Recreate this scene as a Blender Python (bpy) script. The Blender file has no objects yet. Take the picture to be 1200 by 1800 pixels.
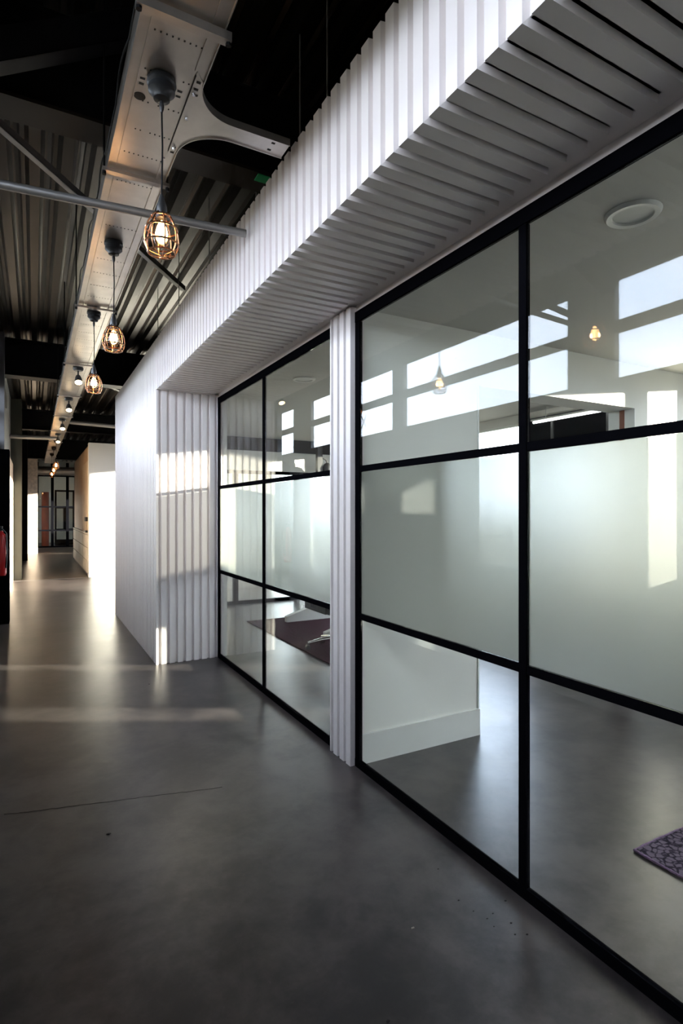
import bpy, bmesh, math, random
from mathutils import Vector, Matrix
random.seed(7)
S = bpy.context.scene
C = S.collection

# ------------------------------------------------------------------ camera
TH = math.radians(28.8)
cam_d = bpy.data.cameras.new('camera'); cam = bpy.data.objects.new('camera', cam_d); C.objects.link(cam)
cam.location = (0, 0, 1.5)
cam.rotation_euler = (math.pi/2, 0, -TH)
cam_d.sensor_fit = 'VERTICAL'; cam_d.sensor_height = 36.0
cam_d.lens = 983.0/1800.0*36.0
cam_d.clip_start = 0.02; cam_d.clip_end = 200
S.camera = cam

# ------------------------------------------------------------------ view, world, sun
S.view_settings.view_transform = 'Standard'
S.view_settings.look = 'None'
S.view_settings.gamma = 1
S.view_settings.use_curve_mapping = False
S.view_settings.exposure = 0.0
SKY = 15.5
w = bpy.data.worlds.new('sky'); S.world = w; w.use_nodes = True
nt = w.node_tree; nt.nodes.clear()
out = nt.nodes.new('ShaderNodeOutputWorld'); bg = nt.nodes.new('ShaderNodeBackground')
tc = nt.nodes.new('ShaderNodeTexCoord'); sep = nt.nodes.new('ShaderNodeSeparateXYZ')
nz = nt.nodes.new('ShaderNodeTexNoise'); nz.inputs['Scale'].default_value = 2.2
cr = nt.nodes.new('ShaderNodeValToRGB')
cr.color_ramp.elements[0].position = 0.35; cr.color_ramp.elements[0].color = (0.64, 0.76, 1.0, 1)
cr.color_ramp.elements[1].position = 0.65; cr.color_ramp.elements[1].color = (0.88, 0.93, 1.0, 1)
gr = nt.nodes.new('ShaderNodeMapRange')
gr.inputs['From Min'].default_value = -0.04; gr.inputs['From Max'].default_value = 0.03
mx = nt.nodes.new('ShaderNodeMix'); mx.data_type = 'RGBA'
mx.inputs['A'].default_value = (0.10, 0.10, 0.09, 1)
nt.links.new(tc.outputs['Generated'], sep.inputs[0]); nt.links.new(tc.outputs['Generated'], nz.inputs['Vector'])
nt.links.new(sep.outputs['Z'], gr.inputs['Value']); nt.links.new(gr.outputs[0], mx.inputs['Factor'])
nt.links.new(nz.outputs['Fac'], cr.inputs[0]); nt.links.new(cr.outputs[0], mx.inputs['B'])
nt.links.new(mx.outputs['Result'], bg.inputs['Color']); bg.inputs['Strength'].default_value = SKY
nt.links.new(bg.outputs[0], out.inputs[0])

SUN_DIR = Vector((-0.876, 0.482, -0.118)).normalized()
sd = bpy.data.lights.new('sun', 'SUN'); sd.energy = 60.0; sd.angle = math.radians(0.9); sd.color = (1.0, 0.93, 0.78)
so = bpy.data.objects.new('sun', sd); C.objects.link(so); so.location = (30, -16, 6)
so.rotation_euler = (-SUN_DIR).to_track_quat('Z', 'Y').to_euler()

cy = S.cycles
cy.use_denoising = True
cy.max_bounces = 12; cy.diffuse_bounces = 5; cy.glossy_bounces = 5; cy.transmission_bounces = 8; cy.transparent_max_bounces = 24
cy.sample_clamp_indirect = 6.0
cy.caustics_reflective = False; cy.caustics_refractive = False
cy.blur_glossy = 0.5

# ------------------------------------------------------------------ materials
def newmat(name):
    m = bpy.data.materials.new(name); m.use_nodes = True
    return m, m.node_tree, m.node_tree.nodes.get('Principled BSDF')

def pbr(name, col, rough=0.5, metal=0.0, spec=0.5, var=0.0, vscale=6.0, bump=0.0, bscale=60.0, emit=None, estr=0.0, aniso=0.0):
    m, t, b = newmat(name)
    b.inputs['Base Color'].default_value = (*col, 1); b.inputs['Roughness'].default_value = rough
    b.inputs['Metallic'].default_value = metal; b.inputs['Specular IOR Level'].default_value = spec
    tc = t.nodes.new('ShaderNodeTexCoord')
    if var > 0:
        n = t.nodes.new('ShaderNodeTexNoise'); n.inputs['Scale'].default_value = vscale; n.inputs['Detail'].default_value = 5
        r = t.nodes.new('ShaderNodeMapRange'); r.inputs['To Min'].default_value = 1-var; r.inputs['To Max'].default_value = 1+var
        r.inputs['From Min'].default_value = 0.3; r.inputs['From Max'].default_value = 0.7
        v = t.nodes.new('ShaderNodeVectorMath'); v.operation = 'SCALE'; v.inputs[0].default_value = col
        t.links.new(tc.outputs['Object'], n.inputs['Vector']); t.links.new(n.outputs['Fac'], r.inputs['Value'])
        t.links.new(r.outputs[0], v.inputs['Scale']); t.links.new(v.outputs[0], b.inputs['Base Color'])
    if bump > 0:
        n2 = t.nodes.new('ShaderNodeTexNoise'); n2.inputs['Scale'].default_value = bscale; n2.inputs['Detail'].default_value = 3
        bp = t.nodes.new('ShaderNodeBump'); bp.inputs['Strength'].default_value = bump; bp.inputs['Distance'].default_value = 0.01
        t.links.new(tc.outputs['Object'], n2.inputs['Vector']); t.links.new(n2.outputs['Fac'], bp.inputs['Height'])
        t.links.new(bp.outputs[0], b.inputs['Normal'])
    if emit:
        b.inputs['Emission Color'].default_value = (*emit, 1); b.inputs['Emission Strength'].default_value = estr
    return m

def schlick(t, f0=0.045):
    """two sided Fresnel-like reflectance of one glass face"""
    lw = t.nodes.new('ShaderNodeLayerWeight'); lw.inputs['Blend'].default_value = 0.5
    p = t.nodes.new('ShaderNodeMath'); p.operation = 'POWER'; p.inputs[1].default_value = 4.6
    a = t.nodes.new('ShaderNodeMath'); a.operation = 'MULTIPLY_ADD'; a.inputs[1].default_value = 1-f0; a.inputs[2].default_value = f0
    t.links.new(lw.outputs['Facing'], p.inputs[0]); t.links.new(p.outputs[0], a.inputs[0])
    return a.outputs[0]

def glass_mat(name, tint=(0.965, 0.978, 0.955), f0=0.043):
    m, t, b = newmat(name); t.nodes.remove(b)
    o = t.nodes['Material Output']
    tr = t.nodes.new('ShaderNodeBsdfTransparent'); tr.inputs[0].default_value = (*tint, 1)
    gl = t.nodes.new('ShaderNodeBsdfGlossy'); gl.inputs['Roughness'].default_value = 0.0
    mix = t.nodes.new('ShaderNodeMixShader')
    t.links.new(schlick(t, f0), mix.inputs[0]); t.links.new(tr.outputs[0], mix.inputs[1]); t.links.new(gl.outputs[0], mix.inputs[2])
    t.links.new(mix.outputs[0], o.inputs[0]); return m

def frost_mat(name):
    m, t, b = newmat(name); t.nodes.remove(b)
    o = t.nodes['Material Output']
    rf = t.nodes.new('ShaderNodeBsdfRefraction'); rf.inputs['Roughness'].default_value = 0.55; rf.inputs['IOR'].default_value = 1.3
    rf.inputs['Color'].default_value = (0.86, 0.88, 0.84, 1)
    tl = t.nodes.new('ShaderNodeBsdfTranslucent'); tl.inputs[0].default_value = (0.93, 0.94, 0.90, 1)
    df = t.nodes.new('ShaderNodeBsdfDiffuse'); df.inputs[0].default_value = (0.88, 0.89, 0.85, 1)
    m1 = t.nodes.new('ShaderNodeMixShader'); m1.inputs[0].default_value = 0.35
    m2 = t.nodes.new('ShaderNodeMixShader'); m2.inputs[0].default_value = 0.13
    t.links.new(tl.outputs[0], m1.inputs[1]); t.links.new(df.outputs[0], m1.inputs[2])
    t.links.new(rf.outputs[0], m2.inputs[1]); t.links.new(m1.outputs[0], m2.inputs[2])
    tp = t.nodes.new('ShaderNodeBsdfTransparent'); m3 = t.nodes.new('ShaderNodeMixShader'); m3.inputs[0].default_value = 0.22
    t.links.new(m2.outputs[0], m3.inputs[1]); t.links.new(tp.outputs[0], m3.inputs[2])
    t.links.new(m3.outputs[0], o.inputs[0]); return m

def concrete_mat(name, dark, light, r0, r1, crack=True):
    m, t, b = newmat(name)
    tc = t.nodes.new('ShaderNodeTexCoord')
    def noise(sc, det, rg=0.55, dist=0.0):
        n = t.nodes.new('ShaderNodeTexNoise'); n.inputs['Scale'].default_value = sc; n.inputs['Detail'].default_value = det
        n.inputs['Roughness'].default_value = rg; n.inputs['Distortion'].default_value = dist
        t.links.new(tc.outputs['Object'], n.inputs['Vector']); return n.outputs['Fac']
    n1 = noise(1.1, 9, 0.66, 0.3); n2 = noise(4.5, 8, 0.68, 0.2); n3 = noise(60, 2)
    a = t.nodes.new('ShaderNodeMath'); a.operation = 'MULTIPLY_ADD'; a.inputs[1].default_value = 0.45
    t.links.new(n2, a.inputs[0]); 
    h = t.nodes.new('ShaderNodeMath'); h.operation = 'MULTIPLY'; h.inputs[1].default_value = 0.55
    t.links.new(n1, h.inputs[0]); t.links.new(h.outputs[0], a.inputs[2])
    cr = t.nodes.new('ShaderNodeValToRGB'); e = cr.color_ramp.elements
    cr.color_ramp.interpolation = 'EASE'; e[0].position = 0.38; e[0].color = (*dark, 1); e[1].position = 0.62; e[1].color = (*light, 1)
    t.links.new(a.outputs[0], cr.inputs[0])
    sp = t.nodes.new('ShaderNodeValToRGB'); sp.color_ramp.elements[0].position = 0.70; sp.color_ramp.elements[0].color = (1, 1, 1, 1)
    sp.color_ramp.elements[1].position = 0.78; sp.color_ramp.elements[1].color = (1.5, 1.5, 1.5, 1)
    t.links.new(n3, sp.inputs[0])
    mu = t.nodes.new('ShaderNodeMix'); mu.data_type = 'RGBA'; mu.blend_type = 'MULTIPLY'; mu.inputs['Factor'].default_value = 1
    t.links.new(cr.outputs[0], mu.inputs['A']); t.links.new(sp.outputs[0], mu.inputs['B'])
    last = mu.outputs['Result']
    t.links.new(last, b.inputs['Base Color'])
    r = t.nodes.new('ShaderNodeMapRange'); r.inputs['From Min'].default_value = 0.2; r.inputs['From Max'].default_value = 0.8
    r.inputs['To Min'].default_value = r0; r.inputs['To Max'].default_value = r1
    t.links.new(n2, r.inputs['Value']); t.links.new(r.outputs[0], b.inputs['Roughness'])
    b.inputs['Specular IOR Level'].default_value = 0.42
    return m

def rug_mat(name, dark, light, thread):
    m, t, b = newmat(name)
    tc = t.nodes.new('ShaderNodeTexCoord')
    v = t.nodes.new('ShaderNodeTexVoronoi'); v.feature = 'DISTANCE_TO_EDGE'; v.inputs['Scale'].default_value = 34
    n = t.nodes.new('ShaderNodeTexNoise'); n.inputs['Scale'].default_value = 45; n.inputs['Detail'].default_value = 6
    wv = t.nodes.new('ShaderNodeTexWave'); wv.inputs['Scale'].default_value = 40; wv.inputs['Distortion'].default_value = 3
    for x in (v, n, wv): t.links.new(tc.outputs['Object'], x.inputs['Vector'])
    ad = t.nodes.new('ShaderNodeMath'); ad.operation = 'MULTIPLY_ADD'; ad.inputs[1].default_value = 1.6
    t.links.new(v.outputs['Distance'], ad.inputs[0]); t.links.new(n.outputs['Fac'], ad.inputs[2])
    cr = t.nodes.new('ShaderNodeValToRGB'); e = cr.color_ramp.elements
    e[0].position = 0.50; e[0].color = (*dark, 1); e[1].position = 0.78; e[1].color = (*light, 1)
    e2 = e.new(0.62); e2.color = (*thread, 1)
    t.links.new(ad.outputs[0], cr.inputs[0]); t.links.new(cr.outputs[0], b.inputs['Base Color'])
    b.inputs['Roughness'].default_value = 0.95; b.inputs['Specular IOR Level'].default_value = 0.1
    bp = t.nodes.new('ShaderNodeBump'); bp.inputs['Strength'].default_value = 0.6; bp.inputs['Distance'].default_value = 0.004
    t.links.new(wv.outputs['Fac'], bp.inputs['Height']); t.links.new(bp.outputs[0], b.inputs['Normal'])
    return m

def emis(name, col, s):
    m, t, b = newmat(name); t.nodes.remove(b)
    e = t.nodes.new('ShaderNodeEmission'); e.inputs[0].default_value = (*col, 1); e.inputs[1].default_value = s
    t.links.new(e.outputs[0], t.nodes['Material Output'].inputs[0]); return m

M = dict(
    white_clad=pbr('white_painted_metal', (0.85, 0.80, 0.79), 0.38, var=0.015, vscale=3, bump=0.02),
    white_wall=pbr('white_plaster', (0.84, 0.83, 0.78), 0.6, var=0.02, vscale=2, bump=0.05, bscale=150),
    ceil_paint=pbr('ceiling_paint', (0.52, 0.51, 0.47), 0.65, var=0.02, vscale=2),
    grey_wall=pbr('grey_plaster', (0.34, 0.34, 0.34), 0.7, var=0.04, vscale=2),
    facade=pbr('facade_paint', (0.20, 0.21, 0.22), 0.6, var=0.04, vscale=2),
    black_frame=pbr('black_powder_coat', (0.003, 0.003, 0.004), 0.6, spec=0.0, var=0.1, vscale=10),
    black_steel=pbr('black_steel', (0.005, 0.005, 0.006), 0.5, spec=0.1, metal=0.0, var=0.3, vscale=5),
    brown_steel=pbr('primer_steel', (0.014, 0.010, 0.008), 0.5, spec=0.15, var=0.2, vscale=5),
    grey_steel=pbr('grey_steel', (0.055, 0.055, 0.058), 0.45, var=0.15, vscale=6),
    deck=pbr('dark_roof_deck', (0.030, 0.026, 0.023), 0.30, metal=0.9, var=0.35, vscale=1.5, bump=0.04, bscale=8),
    galv=pbr('galvanised_steel', (0.48, 0.45, 0.42), 0.30, metal=0.9, var=0.12, vscale=7, bump=0.03, bscale=25),
    dark_hole=pbr('dark_recess', (0.01, 0.01, 0.01), 0.8, var=0.05),
    tube=pbr('grey_tube_steel', (0.30, 0.29, 0.28), 0.4, metal=0.6, var=0.08),
    cable=pbr('black_cable', (0.005, 0.005, 0.006), 0.6, spec=0.1, var=0.1),
    canopy=pbr('slate_enamel', (0.014, 0.015, 0.017), 0.4, spec=0.25, var=0.1, vscale=20),
    copper=pbr('smoked_copper_wire', (0.40, 0.20, 0.11), 0.25, metal=1.0, var=0.1, vscale=30),
    chrome=pbr('chrome', (0.75, 0.75, 0.78), 0.12, metal=1.0, var=0.03),
    alu=pbr('aluminium', (0.6, 0.6, 0.62), 0.3, metal=1.0, var=0.05),
    glass=glass_mat('clear_glass'),
    winglass=glass_mat('window_glass', (0.97, 0.98, 0.98)),
    frost=frost_mat('frosted_film'),
    floor=concrete_mat('polished_concrete', (0.020, 0.017, 0.018), (0.076, 0.064, 0.062), 0.285, 0.36),
    floor2=concrete_mat('brown_floor', (0.035, 0.026, 0.020), (0.06, 0.046, 0.036), 0.28, 0.34),
    rug=rug_mat('purple_wool', (0.014, 0.009, 0.018), (0.13, 0.10, 0.13), (0.040, 0.028, 0.046)),
    rug_edge=pbr('mauve_binding', (0.16, 0.095, 0.17), 0.9, var=0.3, vscale=60, bump=0.5, bscale=200),
    rug2=rug_mat('burgundy_wool', (0.020, 0.007, 0.011), (0.05, 0.018, 0.028), (0.035, 0.011, 0.018)),
    wood=pbr('pale_wood', (0.52, 0.34, 0.20), 0.5, var=0.12, vscale=3),
    wood2=pbr('light_birch', (0.62, 0.47, 0.33), 0.5, var=0.1, vscale=3),
    drawer=pbr('beige_drawer_front', (0.50, 0.46, 0.40), 0.45, var=0.03),
    green=pbr('olive_column_paint', (0.035, 0.038, 0.028), 0.55, var=0.08),
    brick=pbr('pale_brick_wall', (0.62, 0.50, 0.40), 0.85, var=0.2, vscale=12, bump=0.5, bscale=30),
    red=pbr('red_enamel', (0.42, 0.012, 0.012), 0.2, var=0.05),
    orange=pbr('orange_red_paint', (0.42, 0.07, 0.025), 0.6, var=0.15, vscale=3),
    black_plastic=pbr('black_plastic', (0.015, 0.015, 0.016), 0.4, var=0.1),
    black_cloth=pbr('black_mesh_fabric', (0.02, 0.02, 0.022), 0.85, var=0.2, vscale=40, bump=0.3, bscale=200),
    white_metal=pbr('white_powder_coat', (0.75, 0.75, 0.72), 0.35, var=0.02),
    redbrown=pbr('red_brown_timber', (0.22, 0.07, 0.035), 0.5, var=0.2),
    green_tape=pbr('green_tape', (0.01, 0.35, 0.12), 0.5, var=0.1),
    crumb=pbr('dark_grit', (0.015, 0.013, 0.012), 0.9, var=0.3, vscale=50),
    chip=pbr('pale_chip', (0.35, 0.31, 0.27), 0.8, var=0.2, vscale=50),
    diffuser=pbr('opal_diffuser', (0.7, 0.7, 0.66), 0.5, var=0.02),
    bulb_hot=emis('glowing_filament_glass', (1.0, 0.60, 0.28), 30.0),
    bulb_core=emis('filament', (1.0, 0.72, 0.38), 70.0),
    spot_face=emis('spot_lamp_face', (1.0, 0.75, 0.45), 14.0),
    tube_on=emis('fluorescent_tube', (0.95, 0.97, 1.0), 6.0),
    bulb_glass=glass_mat('bulb_glass', (1.0, 0.9, 0.75)),
)

# ------------------------------------------------------------------ mesh helpers
class MB:
    def __init__(s): s.bm = bmesh.new()
    def box(s, x0, x1, y0, y1, z0, z1, rot=None):
        vs = [Vector((x, y, z)) for x in (x0, x1) for y in (y0, y1) for z in (z0, z1)]
        if rot is not None: vs = [rot @ v for v in vs]
        v = [s.bm.verts.new(p) for p in vs]
        for f in ((0,1,3,2),(4,6,7,5),(0,4,5,1),(2,3,7,6),(0,2,6,4),(1,5,7,3)): s.bm.faces.new([v[i] for i in f])
        return s
    def tube(s, pts, r, n=12, caps=True):
        pts = [Vector(p) for p in pts]; rs = r if isinstance(r, (list, tuple)) else [r]*len(pts)
        rings = []; up = None
        for i, p in enumerate(pts):
            t = (pts[min(i+1, len(pts)-1)] - pts[max(i-1, 0)]).normalized()
            if up is None: up = Vector((0,0,1)) if abs(t.z) < 0.9 else Vector((1,0,0))
            a = t.cross(up).normalized(); b = t.cross(a).normalized(); up = -b if (-b).dot(up) > 0 else b
            rings.append([s.bm.verts.new(p + rs[i]*(math.cos(2*math.pi*k/n)*a + math.sin(2*math.pi*k/n)*b)) for k in range(n)])
        for i in range(len(rings)-1):
            for k in range(n):
                s.bm.faces.new((rings[i][k], rings[i][(k+1)%n], rings[i+1][(k+1)%n], rings[i+1][k]))
        if caps: s.bm.faces.new(rings[0][::-1]); s.bm.faces.new(rings[-1])
        return s
    def loop(s, pts, r, n=6):
        pts = [Vector(p) for p in pts]; L = len(pts); rings = []
        c = sum(pts, Vector())/L
        for i, p in enumerate(pts):
            t = (pts[(i+1)%L] - pts[i-1]).normalized(); a = (p-c); a -= a.dot(t)*t; a.normalize(); b = t.cross(a)
            rings.append([s.bm.verts.new(p + r*(math.cos(2*math.pi*k/n)*a + math.sin(2*math.pi*k/n)*b)) for k in range(n)])
        for i in range(L):
            for k in range(n): s.bm.faces.new((rings[i][k], rings[i][(k+1)%n], rings[(i+1)%L][(k+1)%n], rings[(i+1)%L][k]))
        return s
    def lathe(s, prof, c=(0,0,0), n=24, M=None):
        c = Vector(c); rings = []
        for r, z in prof:
            if r < 1e-6: rings.append([s.bm.verts.new(c + Vector((0,0,z)))]); continue
            rings.append([s.bm.verts.new(c + Vector((r*math.cos(2*math.pi*k/n), r*math.sin(2*math.pi*k/n), z))) for k in range(n)])
        for a, b in zip(rings, rings[1:]):
            for k in range(n):
                if len(a) == 1 and len(b) == 1: continue
                if len(a) == 1: s.bm.faces.new((a[0], b[k], b[(k+1)%n]))
                elif len(b) == 1: s.bm.faces.new((a[k], b[0], a[(k+1)%n]))
                else: s.bm.faces.new((a[k], b[k], b[(k+1)%n], a[(k+1)%n]))
        if M is not None:
            vs = [v for r in rings for v in r]
            bmesh.ops.transform(s.bm, matrix=M, verts=vs)
        return s
    def prism(s, poly, z0, z1, axis='z'):
        f = {'z': lambda a, b, h: (a, b, h), 'x': lambda a, b, h: (h, a, b), 'y': lambda a, b, h: (a, h, b)}[axis]
        lo = [s.bm.verts.new(f(a, b, z0)) for a, b in poly]; hi = [s.bm.verts.new(f(a, b, z1)) for a, b in poly]
        s.bm.faces.new(lo); s.bm.faces.new(hi[::-1]); n = len(poly)
        for i in range(n): s.bm.faces.new((lo[i], hi[i], hi[(i+1)%n], lo[(i+1)%n]))
        return s
    def sweep(s, rows):
        """grid of vertices joined by quads"""
        g = [[s.bm.verts.new(p) for p in r] for r in rows]
        for a, b in zip(g, g[1:]):
            for i in range(len(a)-1): s.bm.faces.new((a[i], a[i+1], b[i+1], b[i]))
        return s
    def build(s, name, mat, parent=None, bevel=0.0, smooth=False, loc=None):
        bm = s.bm
        if bevel > 0:
            bmesh.ops.bevel(bm, geom=[e for e in bm.edges if e.is_manifold and e.calc_face_angle(0) > 0.5], offset=bevel, segments=2, affect='EDGES', profile=0.5)
        bmesh.ops.recalc_face_normals(bm, faces=bm.faces)
        me = bpy.data.meshes.new(name); bm.to_mesh(me); bm.free()
        if smooth:
            for p in me.polygons: p.use_smooth = True
        me.materials.append(M[mat]); o = bpy.data.objects.new(name, me); C.objects.link(o)
        if smooth:
            try: me.set_sharp_from_angle(angle=math.radians(40))
            except Exception: pass
        if parent is not None:
            o.parent = parent
            # meshes are modelled in world space unless the parent has been placed: keep them there
            o.matrix_parent_inverse = Matrix.Translation(-parent.location) if parent.get('_w') else Matrix()
        if loc: o.location = loc
        return o

def tag(o, label=None, cat=None, group=None, kind=None):
    if label: o['label'] = label
    if cat: o['category'] = cat
    if group: o['group'] = group
    if kind: o['kind'] = kind
    return o
def thing(name, label, cat, loc=(0,0,0), group=None, world=True):
    e = bpy.data.objects.new(name, None); C.objects.link(e); e.location = loc; e.empty_display_size = 0.1
    if world: e['_w'] = 1
    return tag(e, label, cat, group)
def struct(o): o['kind'] = 'structure'; return o
def copy_tree(o, parent=None):
    c = o.copy(); C.objects.link(c)
    if parent is not None: c.parent = parent; c.matrix_parent_inverse = o.matrix_parent_inverse.copy()
    for ch in list(o.children): copy_tree(ch, c)
    return c

XG = 1.668      # face of the glazing frames
XF = 1.05       # face of the white clad box
ZS = 2.70       # soffit
YR = 5.68       # return wall
XE = 5.30       # outer wall on the sunny side
XL = -0.45      # facade wall beside the camera
ZD = 4.0        # roof deck

# ------------------------------------------------------------------ floor, roof, walls
struct(MB().box(XL-0.3, XE+0.1, -5.0, 14.0, -0.12, 0.0).build('floor', 'floor'))
struct(MB().box(XL-0.3, XE+0.1, 14.06, 31.0, -0.12, 0.0).build('floor_far', 'floor2'))
struct(MB().box(XL-0.3, XE+0.1, 14.0, 14.06, -0.12, 0.004).build('trim_1', 'alu'))

# ribbed roof deck running along the corridor
rows = []
ys = (-5.0, 31.0)
prof = []
x = XL-0.4; p = 0.205
while x < XE+0.25:
    prof += [(x, 0), (x+0.070, 0), (x+0.098, 0.062), (x+0.112, 0.062), (x+0.137, 0.052), (x+0.150, 0.062), (x+0.177, 0.062)]
    x += p
m = MB()
m.sweep([[(a, y, ZD+b) for a, b in prof] for y in ys])
m.box(XL-0.4, XE+0.3, -5.0, 31.0, ZD+0.075, ZD+0.16)
struct(m.build('ceiling', 'deck'))

# facade with a band of high windows (two tiers)
win_y = [(-1.93, 0.24), (0.385, 2.69), (3.086, 5.41), (5.62, 7.91), (8.57, 10.85)]
Z = (2.485, 2.842, 2.926, 3.25)
m = MB()
m.box(XL-0.065, XL, -5.0, 31.0, -0.0, Z[0])
m.box(XL-0.065, XL, -5.0, 31.0, Z[3], ZD+0.07)
prev = -5.0
for a, b in win_y:
    m.box(XL-0.065, XL, prev, a, Z[0], Z[3]); prev = b
m.box(XL-0.065, XL, prev, 31.0, Z[0], Z[3])
struct(m.build('wall_left', 'facade'))
for i, (a, b) in enumerate(win_y):
    e = bpy.data.objects.new('window_%d' % (i+1), None); C.objects.link(e); e.location = (XL-0.1, (a+b)/2, Z[0]); e['_w'] = 1; e['kind'] = 'structure'
    f = MB(); t = 0.012
    f.box(XL-0.06, XL-0.004, a, b, Z[1], Z[2])
    f.box(XL-0.06, XL-0.004, a, a+t, Z[0], Z[3]); f.box(XL-0.06, XL-0.004, b-t, b, Z[0], Z[3])
    f.box(XL-0.06, XL-0.004, a, b, Z[0], Z[0]+t); f.box(XL-0.06, XL-0.004, a, b, Z[3]-t, Z[3])
    f.build('window_frame', 'facade', e)
    for z0, z1 in ((Z[0]+t, Z[1]), (Z[2], Z[3]-t)):
        MB().box(XL-0.018, XL-0.012, a+t, b-t, z0, z1).build('pane', 'winglass', e)
# taped cross on one pane
tp = MB()
for s in (-1, 1):
    tp.tube([(XL-0.006, 6.30-0.06*s, 2.60), (XL-0.006, 6.30+0.06*s, 2.77)], 0.006, 6)
tag(tp.build('tape_cross', 'grey_steel'), 'thin grey cross taped on a high window pane, seen mirrored in the glass', 'tape mark')

# sunny outer wall
open_r = [  # y0, y1, z0, z1
    (-3.5, -1.9, 0.4, 2.5), (-0.95, 1.35, 0.85, 2.55),  # second opening is added to brighten the near room with sky light
    (1.60, 1.96, 0.28, 2.64), (1.96, 2.26, 0.95, 2.64), (2.365, 2.66, 0.95, 2.64),
    (3.07, 3.37, 0.28, 2.64), (3.37, 3.78, 1.42, 2.64),
    (5.02, 8.02, 0.80, 2.60),
    (9.15, 11.12, 0.05, 2.95), (11.66, 13.4, 0.05, 2.95),
    (14.6, 18.6, 0.9, 2.6), (19.75, 20.5, 0.05, 2.87), (22.0, 24.7, 1.2, 2.6)]
m = MB(); prev = -5.0
for a, b, z0, z1 in open_r:
    if a > prev: m.box(XE, XE+0.1, prev, a, 0, ZD+0.07)
    m.box(XE, XE+0.1, a, b, 0, z0); m.box(XE, XE+0.1, a, b, z1, ZD+0.07); prev = b
m.box(XE, XE+0.1, prev, 31.0, 0, ZD+0.07)
m.box(XE, XE+0.1, 3.07, 3.37, 0.92, 1.42); m.box(XE, XE+0.1, 1.60, 2.26, 0.92, 2.25)  # infill panels added to block sun through parts of these openings
struct(m.build('wall_right', 'white_wall'))
for i, (a, b, z0, z1) in enumerate(open_r):
    e = bpy.data.objects.new('window_%d' % (i+11), None); C.objects.link(e); e.location = (XE+0.05, (a+b)/2, z0); e['_w'] = 1; e['kind'] = 'structure'
    f = MB(); t = 0.02
    if a not in (1.96, 3.37): f.box(XE+0.02, XE+0.08, a, a+t, z0, z1)
    if b not in (1.96, 3.37): f.box(XE+0.02, XE+0.08, b-t, b, z0, z1)
    f.box(XE+0.02, XE+0.08, a, b, z0, z0+t); f.box(XE+0.02, XE+0.08, a, b, z1-t, z1)
    if b-a > 2:
        n = int((b-a)/1.15)
        for k in range(1, n): yy = a+(b-a)*k/n; f.box(XE+0.02, XE+0.08, yy-0.02, yy+0.02, z0, z1)
    f.build('window_frame', 'white_metal', e)
    MB().box(XE+0.045, XE+0.051, a+t, b-t, z0+t, z1-t).build('pane', 'winglass', e)
struct(MB().box(9.0, 9.3, 2.95, 5.50, 0, 3.4).build('wall_sun_block_far', 'grey_wall'))  # unseen slab added outdoors to keep low sun off the far-room windows
struct(MB().box(12.0, 12.3, -5.4, -2.35, 0, 3.7).build('wall_sun_block_near', 'grey_wall'))  # second unseen slab, added to shield the near-room opening from direct sun
# end walls
struct(MB().box(XL-0.2, XE+0.1, -5.1, -5.0, 0, ZD+0.07).build('wall_back', 'grey_wall'))
struct(MB().box(XL-0.2, XE+0.1, 30.9, 31.0, 0, ZD+0.07).build('wall_front', 'white_wall'))

# ------------------------------------------------------------------ white clad box
PIT, CR, DP, TP = 0.080, 0.050, 0.022, 0.004
def flutes(a, b, phase=0.0):
    """(pos, depth) pairs between a and b: 0 = crest, DP = recess"""
    out = []; k = math.floor((a-phase)/PIT)-1
    pts = []
    while True:
        s = phase+k*PIT
        if s > b+PIT: break
        pts += [(s, 0), (s+CR, 0), (s+CR+TP, DP), (s+PIT-TP, DP)]; k += 1
    def at(v):
        for (p0, d0), (p1, d1) in zip(pts, pts[1:]):
            if p0 <= v <= p1: return d0+(d1-d0)*(v-p0)/max(1e-9, p1-p0)
        return 0
    out = [(a, at(a))]+[(p_, d_) for p_, d_ in pts if a < p_ < b]+[(b, at(b))]
    return out
Y0 = -1.10; YE = 8.80; ZT = 3.20
ph = YR-CR+0.0
m = MB()
over = flutes(Y0, YR, ph)
m.sweep([[(1.60, y, ZS+DP+0.001), (1.60, y, ZS+d), (XF+d, y, ZS+d), (XF+d, y, ZT), (1.16, y, ZT)] for y, d in over])
front = flutes(YR, YE, YR)
m.sweep([[(XF+d, y, 0.0), (XF+d, y, ZT), (1.16, y, ZT)] for y, d in front])
m.box(XF+DP+0.004, 1.16, Y0, YE, ZS+DP+0.003, ZT-0.002)
m.box(XF+DP+0.004, 1.16, YR+DP+0.02, YE, 0.0, ZS+DP+0.003)
m.box(XF+DP+0.004, XG+0.028, Y0, YE, ZS+DP, ZS+0.09)
m.box(XF, 1.7, YE, YE+0.03, 0.0, ZT)
struct(m.build('wall_box_cladding', 'white_clad'))
# return wall facing the camera
m = MB()
ret = flutes(XF, XG+0.02, XF-0.028)
m.sweep([[(x_, YR+d, 0.0), (x_, YR+d, ZS+0.01)] for x_, d in ret])
m.box(XF+0.004, XG+0.06, YR+DP+0.002, YR+0.12, 0.0, ZS+0.01)
struct(m.build('wall_return', 'white_clad'))
# clad post between the two glazed bays
m = MB()
XP = 1.632
m.sweep([[(XP+d, y, 0.0), (XP+d, y, ZS+0.01)] for y, d in flutes(2.862, 3.118, 2.862+0.002)])
m.box(XP+DP, XG+0.06, 2.862, 3.118, 0.0, ZS+0.01); m.box(XP+0.001, XP+DP+.001, 2.8615, 2.866, 0.0, ZS+0.01)
struct(m.build('wall_post_cladding', 'white_clad'))

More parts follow.
